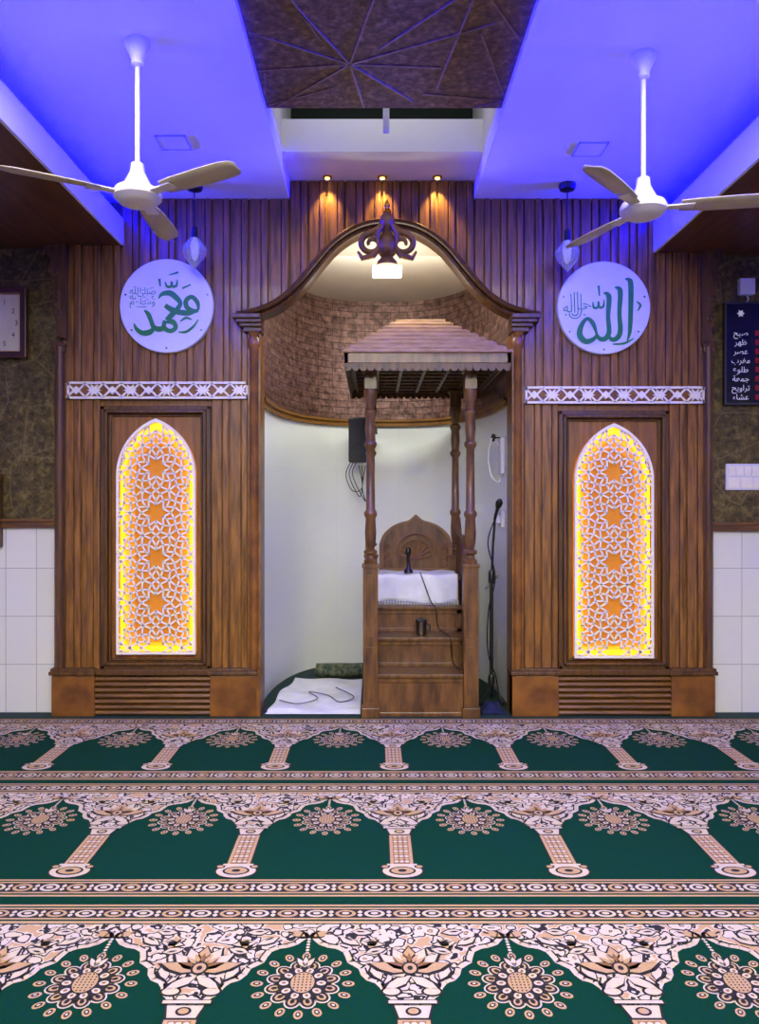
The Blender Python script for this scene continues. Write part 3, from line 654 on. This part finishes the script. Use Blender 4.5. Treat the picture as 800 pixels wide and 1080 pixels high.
def nf(u,v_):
    x=.765+u*.17; y=5.46+v_*.14; ed=min(u,1-u,v_,1-v_)*4; return (x,y,.004+min(1,ed)*(.05+.02*math.sin(u*13+v_*9)))
m.grid(nf,16,16); build(m,'folded_cloth',NAVY,label='crumpled navy blue cloth on the niche floor',category='cloth',smooth='all',thick=.004)
def nichex(y):
    t=((y-NY0)/NRY); t=max(0,t); return NCX+NRX*(1-t**2.7)**(1/2.7)
y=5.9; wx=nichex(y)-.002
e=thing('wall_socket',(wx,5.9,Z(556,5.9)),'white wall socket with plug on the niche side wall','socket')
m=MB(); m.box(wx-.03,wx-.0,y-.07,y+.07,Z(556,5.9),Z(538,5.9)); build(m,'plate',WHITE,e,bevel=.004)
m=MB(); m.box(wx-.06,wx-.03,y-.03,y+.03,Z(552,5.9),Z(543,5.9)); build(m,'plug',WHITE,e,bevel=.004)
e=thing('wall_cable_box',(wx,y,Z(505,5.9)),'white wall box with looped white cable and dark hook','wall fitting')
m=MB(); m.box(wx-.035,wx,y-.08,y+.08,Z(500,5.9),Z(462,5.9)); build(m,'box',WHITE,e,bevel=.006)
m=MB(); m.tube(cr([(wx-.04,y-.02,Z(470,5.9)),(wx-.09,y-.03,Z(462,5.9)),(wx-.12,y-.02,Z(480,5.9)),(wx-.10,y-.03,Z(502,5.9)),(wx-.04,y-.02,Z(508,5.9)),(wx-.02,y-.02,Z(495,5.9))],6),.006,8); build(m,'cable',WHITE,e,smooth=True)
m=MB(); m.lathe(wx-.08,y-.02,[(.01,Z(466,5.9)),(.022,Z(462,5.9)),(.012,Z(458,5.9))],12); m.tube([(wx-.06,y-.03,Z(462,5.9)),(wx-.0,y-.03,Z(462,5.9))],.006,8); build(m,'hook',BLACK,e,smooth=True)
def sheet(u,v_):
    x=-.77+u*.675+.10*v_*(1-u); y=5.44+v_*1.05; x+= .015*math.sin(v_*9)*(1-u)
    z_=.022+.007*math.sin(u*9+v_*3)+.006*math.sin(v_*14+u*5)
    if v_<.04: z_=.012
    return (x,y,z_)
m=MB(); m.grid(sheet,50,60); build(m,'floor_sheet',FABW,label='rumpled white cloth sheet spread flat on the niche floor',category='cloth',smooth='all',thick=.004)
m=MB(); m.tube([(-.5,6.62,.075),(-.42,6.62,.065),(-.3,6.63,.065),(-.1,6.64,.065)],[.05,.06,.06,.055],16)
build(m,'rolled_prayer_rug',[mat('rug_green',(14,50,38),(110,112,88),30,rough=.95)],label='rolled dark green patterned prayer rug behind the sheet',category='rug',smooth=True)
m=MB(); m.tube(cr([(-.7,5.7,.042),(-.55,5.6,.042),(-.42,5.75,.042),(-.5,5.95,.042),(-.35,5.85,.042),(-.25,5.65,.042),(-.15,5.8,.042),(-.3,6.1,.042)],8),.004,6); build(m,'floor_cable',mat('grey_cable',(90,90,100)),label='thin dark cable looped on the white sheet',category='cable',smooth=True)
# ------------------------------------------------------------ fans
def fan(pxc,pyt,ang0,lab):
    d=2.16*F/(531-pyt); cx=X(pxc,d); top=ZC; hz=1.5+(531-(pyt+163))*d/F
    e=thing('ceiling_fan',(cx,d,top),lab,'ceiling fan','white ceiling fans')
    m=MB(); m.lathe(cx,d,[(.058,top),(.06,top-.02),(.045,top-.05),(.028,top-.09),(.03,top-.11),(.016,top-.12)],24); build(m,'canopy',WHITE,e,smooth=True)
    m=MB(); m.lathe(cx,d,[(.011,top-.1),(.011,hz+.10)],14); build(m,'downrod',WHITE,e,smooth=True)
    m=MB(); m.lathe(cx,d,[(.016,hz+.155),(.03,hz+.15),(.034,hz+.11),(.05,hz+.08),(.062,hz+.055),(.058,hz+.045),(.10,hz+.03),(.110,hz+.01),(.110,hz-.01),(.09,hz-.03),(.075,hz-.038),(.03,hz-.048),(.0,hz-.05)],32); build(m,'motor_housing',CREAM,e,smooth=True)
    for k in range(3):
        a=math.radians(ang0+120*k); c,s_=math.cos(a),math.sin(a)
        m=MB()
        def tp(r,w,h): return (cx+c*r-s_*w,d+s_*r+c*w,hz+h)
        prof=[(.17,.04),(.25,.050),(.4,.056),(.53,.056),(.58,.046),(.60,.025)]
        vs=[];fs=[]
        for r,w in prof:
            for (ww,dz) in ((-w,.010),(-w*.3,.002),(w*.3,-.004),(w,-.010)):
                vs.append(tp(r,ww,dz+.008))
        for i in range(len(prof)-1):
            for j in range(3): fs.append((i*4+j,i*4+j+1,(i+1)*4+j+1,(i+1)*4+j))
        m.add(vs,fs); build(m,'blade',BLADE,e,thick=.005,smooth='all')
        m=MB(); m.prism([(cx+c*r-s_*w,d+s_*r+c*w) for r,w in ((.08,-.025),(.17,-.03),(.23,-.035),(.23,.035),(.17,.03),(.08,.025))],hz+.0,hz+.006,'z'); build(m,'blade_bracket',CREAM,e)
fan(145,44,-30,'white ceiling fan with cream blades on a long rod')
fan(678,58,-10,'white ceiling fan with cream blades on a long rod')
def pendant(pxc,yc):
    d=5.2; cx=X(pxc,d); z=lambda p:Z(p,d); yb=yc
    e=thing('pendant_lamp',(cx,d,ZC),'small faceted glass pendant lamp on a black cord','pendant lamp','glass pendant lamps')
    m=MB(); m.lathe(cx,d,[(.055,ZC),(.058,ZC-.02),(.05,ZC-.04),(.012,ZC-.05)],24); build(m,'canopy',BLACK,e,smooth=True)
    m=MB(); m.lathe(cx,d,[(.004,ZC-.04),(.004,z(yb-16))],8); build(m,'cord',BLACK,e)
    m=MB(); m.lathe(cx,d,[(.006,z(yb-26)),(.02,z(yb-24)),(.024,z(yb-14)),(.03,z(yb-12))],16); build(m,'socket',BLACK,e,smooth=True)
    m=MB(); m.lathe(cx,d,[(.03,z(yb-13)),(.05,z(yb-9)),(.078,z(yb-3)),(.086,z(yb+1)),(.07,z(yb+7)),(.035,z(yb+14)),(.012,z(yb+18)),(.002,z(yb+20))],10); build(m,'glass_shade',GLASS,e)
    m=MB(); m.lathe(cx,d,[(.008,z(yb-12)),(.022,z(yb-2)),(.018,z(yb+6)),(.004,z(yb+10))],12); build(m,'bulb',mat('bulb_white',(230,230,238),emis=(235,235,255),es=.2),e,smooth=True)
pendant(205,264); pendant(598,267)
# ------------------------------------------------------------ wall items
d=5.49; WB=WY-.001
e=thing('framed_wall_clock',(X(0,d),d,Z(378,d)),'square brown framed wall clock with cream face and numerals','clock')
x0,x1=X(-46,d),X(29,d); z0,z1=Z(378,d),Z(303,d)
o=[(x0,z0),(x1,z0),(x1,z1),(x0,z1)]; q=.045; i_=[(x0+q,z0+q),(x1-q,z0+q),(x1-q,z1-q),(x0+q,z1-q)]
m=MB(); m.ring(o,i_,5.465,WB); build(m,'frame',FRAMEW,e,bevel=.008)
q=.04; m=MB(); m.ring([(x0+q,z0+q),(x1-q,z0+q),(x1-q,z1-q),(x0+q,z1-q)],[(x0+q+.01,z0+q+.01),(x1-q-.01,z0+q+.01),(x1-q-.01,z1-q-.01),(x0+q+.01,z1-q-.01)],5.475,WB); build(m,'inner_rim',GOLD,e)
m=MB(); m.box(x0+.05,x1-.05,5.50,WB,z0+.05,z1-.05); build(m,'clock_face',PAPER,e)
m=MB(); ccx,ccz=(x0+x1)/2,(z0+z1)/2
for k in range(1,13):
    a=math.radians(90-30*k); r=.17; textmesh(m,str(k),ccx+r*math.cos(a),ccz+r*math.sin(a),.05,5.498)
bar(m,(ccx,ccz),(ccx-.08,ccz+.04),.01,5.494,5.497); bar(m,(ccx,ccz),(ccx+.02,ccz+.13),.007,5.494,5.497)
build(m,'numerals',BLACK,e,fixn=False)
e=thing('prayer_time_board',(X(812,d),d,Z(427,d)),'black electronic prayer time board with white Arabic text','sign board')
x0,x1,z0,z1=X(763,d),X(865,d),Z(427,d),Z(319,d)
m=MB(); m.box(x0,x1,5.48,WB,z0,z1); build(m,'board',BOARD,e,bevel=.004)
m=MB(); m.ring([(x0,z0),(x1,z0),(x1,z1),(x0,z1)],[(x0+.012,z0+.012),(x1-.012,z0+.012),(x1-.012,z1-.012),(x0+.012,z1-.012)],5.474,5.482); build(m,'border',mat('border_grey',(58,58,64)),e)
rows=['\uFEA2\uFE92\uFEBB','\uFEAE\uFEEC\uFEC7','\uFEAE\uFEBC\uFECB','\uFE8F\uFEAE\uFED0\uFEE3','\uFEC9\uFEEE\uFEE0\uFEC3','\uFE94\uFECC\uFEE4\uFE9F','\uFEA2\uFEF3\uFEED\uFE8D\uFEAE\uFE97','\uFE80\uFE8E\uFEB8\uFECB']
m=MB()
for k,t in enumerate(rows): textmesh(m,t,X(780,d),Z(352+k*9.6,d),.056,5.478)
lc=(X(780,d),Z(331,d)); m.prism(star(lc[0],lc[1],.028,.016,6),5.4775,5.479)
build(m,'lettering',mat('letter_white',(240,240,245),emis=(240,240,245),es=.15),e,fixn=False)
m=MB()
for k in range(8): textmesh(m,'8:88',X(795,d),Z(352+k*9.6,d),.055,5.478,'LEFT')
build(m,'led_digits',RED,e,fixn=False)
e=thing('switch_plate',(X(785,d),d,Z(517,d)),'white wall plate with rows of switches and sockets','switch')
x0,x1,z0,z1=X(766,d),X(812,d),Z(517,d),Z(489,d)
m=MB(); m.box(x0,x1,5.50,WB,z0,z1); build(m,'plate',WHITE,e,bevel=.004)
for k in range(5):
    m=MB(); a=x0+.015+k*.056; m.box(a,a+.05,5.493,5.50,z0+.10,z1-.015); build(m,'switch',LATW,e,bevel=.003)
for k in range(3):
    m=MB(); a=x0+.015+k*.09; m.box(a,a+.08,5.495,5.50,z0+.015,z0+.09); build(m,'socket',LATW,e,bevel=.003)
e=thing('power_adapter',(X(786,d),d,Z(312,d)),'small white power adapter with cable on the wall','adapter')
m=MB(); m.box(X(779,d),X(795,d),5.47,WB,Z(311,d),Z(294,d)); build(m,'body',WHITE,e,bevel=.005)
m=MB(); m.tube([(X(787,d),5.49,Z(310,d)),(X(789,d),5.49,Z(316,d)),(X(787,d),5.49,Z(318.5,d))],.005,8); build(m,'cable',WHITE,e,smooth=True)
m=MB(); m.box(X(-10,d),X(1.5,d),5.46,WB,Z(577,d),Z(503,d)); m.box(X(-10,d),X(2.5,d),5.45,WB,Z(506,d),Z(500,d)); build(m,'wooden_wall_bracket',WOODD,label='small dark wooden bracket on the wall',category='bracket',bevel=.005)
# ------------------------------------------------------------ carpets
PER=.674; DEP=1.234; COLX=.116
def carpet_mesh():
    m=MB(); HW=3.2
    def pol(pts,l,mi):
        zz=.008+.0006*l; m.add([(a,-b,zz) for a,b in pts],[tuple(range(len(pts)))],mi)
    def ell(cx,cy,rx,ry,l,mi,rot=0,n=14):
        c,s_=math.cos(rot),math.sin(rot); pol([(cx+rx*math.cos(t)*c-ry*math.sin(t)*s_,cy+rx*math.cos(t)*s_+ry*math.sin(t)*c) for t in [2*math.pi*k/n for k in range(n)]],l,mi)
    def petal(cx,cy,L_,w,l,mi,rot):
        c,s_=math.cos(rot),math.sin(rot); pts=[(0,0),(L_*.35,w),(L_*.7,w*.8),(L_,0),(L_*.7,-w*.8),(L_*.35,-w)]
        pol([(cx+a*c-b*s_,cy+a*s_+b*c) for a,b in pts],l,mi)
    def rect(a,b,c,d_,l,mi): pol([(a,c),(b,c),(b,d_),(a,d_)],l,mi)
    m.box(-HW,HW,-DEP,0,.002,.008,0)
    G,T,I,K_,B_,A_=0,1,2,3,4,5
    def band(v0,v1,per):
        rect(-HW,HW,v0,v1,1,K_); rect(-HW,HW,v0,v0+.010,2,T); rect(-HW,HW,v1-.010,v1,2,T)
        n=int(2*HW/per); c=(v0+v1)/2; h=(v1-v0)/2-.016
        for i in range(n+1):
            x=-HW+ (i+.5)*per
            if x>HW-per/2: break
            ell(x,c,per*.36,h,2,T if i%2 else I); ell(x,c,per*.24,h*.6,3,K_); ell(x,c,per*.13,h*.35,4,I)
            for s_ in (-1,1): petal(x+per*.5,c,h*.9,per*.09,2,I,s_*math.pi/2)
    rect(-HW,HW,.022,.034,1,T)
    band(.045,.125,.105)
    rect(-HW,HW,.135,.150,1,T)
    rect(-HW,HW,.156,.24,1,A_)
    rect(-HW,HW,1.065,1.075,1,T); band(1.085,1.175,.105); rect(-HW,HW,1.185,1.197,1,T)
    arch=[(0,.212),(.012,.25),(.035,.282),(.065,.30),(.095,.308),(.118,.325),(.128,.355),(.135,.385),(.155,.402),(.172,.418),(.18,.45),(.198,.478),(.225,.492),(.24,.515),(.248,.545),(.268,.565),(.286,.60),(.29,.64)]
    for c in range(-5,5):
        col=COLX+c*PER
        mid=col+PER/2
        if mid>HW-.3 or mid<-HW+.05: continue
        for s_ in (-1,1):
            pts=[(mid+s_*a,b) for a,b in arch]
            outer=[(mid+s_*(PER/2),.64),(mid+s_*(PER/2),.16),(mid,.16)]
            pol(pts+outer,2,A_)
            for (a,b),(a2,b2) in zip(arch,arch[1:]):
                dx,dy=a2-a,b2-b; l_=math.hypot(dx,dy); nx,ny=dy/l_*.010,-dx/l_*.010
                pol([(mid+s_*a,b),(mid+s_*a2,b2),(mid+s_*(a2+nx*1.9),b2+ny*1.9),(mid+s_*(a+nx*1.9),b+ny*1.9)],3,I)
                pol([(mid+s_*(a+nx*1.9),b+ny*1.9),(mid+s_*(a2+nx*1.9),b2+ny*1.9),(mid+s_*(a2+nx*2.5),b2+ny*2.5),(mid+s_*(a+nx*2.5),b+ny*2.5)],4,K_)
            for (a,b,r,L_) in ((.10,.24,.6,.08),(.17,.27,.2,.08),(.19,.33,-.3,.07),(.06,.205,2.6,.06),(.14,.205,.1,.07),(.21,.40,1.2,.08),(.22,.25,1.9,.06),(.26,.46,1.4,.08)):
                ro=r if s_>0 else math.pi-r
                petal(mid+s_*a,b,L_+.014,.024,3,K_,ro); petal(mid+s_*(a+.005),b,L_,.017,4,I if L_>.065 else T,ro)
                petal(mid+s_*(a+.018),b,L_*.5,.005,5,K_,ro)
        for k in range(7): ell(mid,.235+k*.016,.0065,.0065,3,I,n=8)
        cy=.495
        n=16
        for k in range(n):
            t=2*math.pi*k/n; x=mid+.142*math.cos(t); y=cy+.145*math.sin(t)
            ell(x,y,.020,.014,3,T,t); ell(x,y,.012,.008,4,K_,t); ell(x,y,.006,.004,5,I,t,8)
        for k in range(12):
            t=2*math.pi*(k+.5)/12; x=mid+.088*math.cos(t); y=cy+.09*math.sin(t)
            ell(x,y,.031,.026,2,I,t); ell(x,y,.026,.021,3,K_,t); ell(x,y,.018,.013,4,T,t); ell(x,y,.010,.007,5,K_,t)
        ell(mid,cy,.078,.082,6,K_,n=24)
        for k in range(10):
            t=2*math.pi*k/10; ell(mid+.058*math.cos(t),cy+.064*math.sin(t),.015,.012,7,I,t,10); ell(mid+.058*math.cos(t),cy+.064*math.sin(t),.007,.005,8,B_,t,8)
        ell(mid,cy,.042,.056,9,K_,n=20); ell(mid,cy,.037,.051,10,T,n=20)
        for a in range(-2,3):
            for b in range(-3,4):
                if (a/2.6)**2+(b/3.6)**2<1: ell(mid+a*.0125,cy+b*.0135,.003,.004,11,K_,n=6)
        for r in (-.5,0,.5): petal(mid,cy-.075,.07,.013,8,K_,-math.pi/2+r); petal(mid,cy-.078,.058,.009,9,I,-math.pi/2+r)
    for c in range(-5,6):
        col=COLX+c*PER
        if abs(col)>HW-.1: continue
        cy=.44
        for r in (-1.25,1.25,-.8,.8,-.4,.4,0):
            petal(col,cy,.15,.032,5,K_,-math.pi/2+r)
            petal(col,cy-.006,.135,.025,6,(T if abs(r)<.3 or abs(r)>1 else I),-math.pi/2+r)
            petal(col,cy-.03,.075,.009,7,B_ if abs(r)<.3 or abs(r)>1 else T,-math.pi/2+r)
        ell(col,cy-.02,.028,.034,8,K_); ell(col,cy-.02,.021,.027,9,T); ell(col,cy-.02,.009,.012,10,K_)
        for s_ in (-1,1):
            petal(col,cy+.02,.12,.028,5,K_,math.pi/2+s_*.9); petal(col,cy+.02,.105,.019,6,I,math.pi/2+s_*.9)
            ell(col+s_*.062,cy+.095,.034,.024,5,K_); ell(col+s_*.062,cy+.095,.026,.017,6,I)
        rect(col-.078,col+.078,.575,.597,7,K_); rect(col-.072,col+.072,.579,.593,8,I)
        pol([(col-.062,.597),(col+.062,.597),(col+.048,.66),(col-.048,.66)],5,K_); pol([(col-.055,.601),(col+.055,.601),(col+.042,.656),(col-.042,.656)],6,I)
        ell(col,.628,.024,.020,7,K_); ell(col,.628,.016,.013,8,T)
        rect(col-.052,col+.052,.66,.945,5,K_); rect(col-.047,col+.047,.665,.945,6,T)
        rect(col-.034,col+.034,.672,.94,7,B_)
        for k in range(11):
            y=.685+k*.0235
            for a in (-.022,0,.022): ell(col+a,y,.010,.010,8,I if (k%2==0) else T,n=8)
        rect(col-.062,col+.062,.94,.955,7,I)
        ell(col,1.0,.088,.062,5,K_,n=24); ell(col,1.0,.080,.055,6,I,n=24); ell(col,1.0,.055,.036,7,K_,n=20); ell(col,1.0,.046,.028,8,T,n=20); ell(col,1.0,.018,.012,9,K_)
        for s_ in (-1,1): ell(col+s_*.07,.965,.02,.016,7,K_); ell(col+s_*.07,.965,.013,.01,8,T)
    return m
cm=carpet_mesh()
me=bpy.data.meshes.new('prayer_carpet'); me.from_pydata(cm.v,[],cm.f)
for mm in (CG,CT,CI,CK,CB,CA): me.materials.append(mm)
me.polygons.foreach_set('material_index',cm.m); me.update()
for k in range(4):
    o=bpy.data.objects.new('prayer_carpet',me); o.location=(0,5.35-k*(DEP+.0005),0); COL.objects.link(o)
    o['label']='green mosque prayer carpet row with ivory arches, columns and medallions'; o['category']='carpet'; o['group']='prayer carpet rows'
# ------------------------------------------------------------ lights
def area(loc,rot,sx_,sy_,e_,col=(1,1,1),spread=None):
    l=bpy.data.lights.new('area_light','AREA'); l.shape='RECTANGLE'; l.size=sx_; l.size_y=sy_; l.energy=e_; l.color=col
    if spread: l.spread=spread
    o=bpy.data.objects.new('area_light',l); o.location=loc; o.rotation_euler=rot; COL.objects.link(o); return o
R=math.radians
area((0,1.2,3.64),(R(28),0,0),3.5,.4,68,(1,.95,.72),R(130))
area((0,-1.0,3.5),(R(52),0,0),4,1.0,132,(1,.955,.74),R(80))
area((-1.2,3.2,3.64),(R(20),0,0),.6,.6,22,(1,.95,.74),R(140)); area((1.3,3.2,3.64),(R(20),0,0),.6,.6,22,(1,.95,.74),R(140))
area((.08,5.85,3.38),(R(18),0,0),1.2,.3,40,(.97,1,.93))  # unseen area lights, added in the niche to light its interior
area((.08,5.75,2.9),(R(180),0,0),.6,.1,4.5,(1,.97,.86))
area((.05,4.45,4.2),(R(70),0,0),1.1,.2,3.2,(1,1,.95))  # unseen light added in the recess to brighten the white beam
# blue coves: strips behind each fascia, one washing up and one throwing across the ceiling
for (xs,zf,sg) in ((XL,ZL,1),(XR,ZR,-1)):
    area((xs-sg*.10,2.4,zf+.12),(R(180),R(-38*sg),0),.12,6.0,300,(0,0,1))
    area((xs-sg*.30,2.2,zf+.24),(0,R(-108*sg),0),.12,6.0,400,(.0,.0,1),R(70))
for px in (345,403,461):
    l=bpy.data.lights.new('spot','SPOT'); l.energy=15; l.color=(1,.64,.18); l.spot_size=R(75); l.spot_blend=.6; l.shadow_soft_size=.02
    o=bpy.data.objects.new('spot',l); o.location=(X(px,5.38),5.38,ZB-.03); o.rotation_euler=(R(12),0,0); COL.objects.link(o)
w=bpy.data.worlds.new('World'); sc.world=w; w.use_nodes=True; w.node_tree.nodes['Background'].inputs[0].default_value=(1,.96,.85,1); w.node_tree.nodes['Background'].inputs[1].default_value=.13
# ------------------------------------------------------------ camera
cd=bpy.data.cameras.new('Camera'); cd.sensor_width=36; cd.sensor_fit='AUTO'; cd.lens=F/1080*36; cd.shift_x=6/1080; cd.shift_y=-9/1080
co=bpy.data.objects.new('Camera',cd); co.location=(0,0,1.5); co.rotation_euler=(R(90),0,0); COL.objects.link(co); sc.camera=co
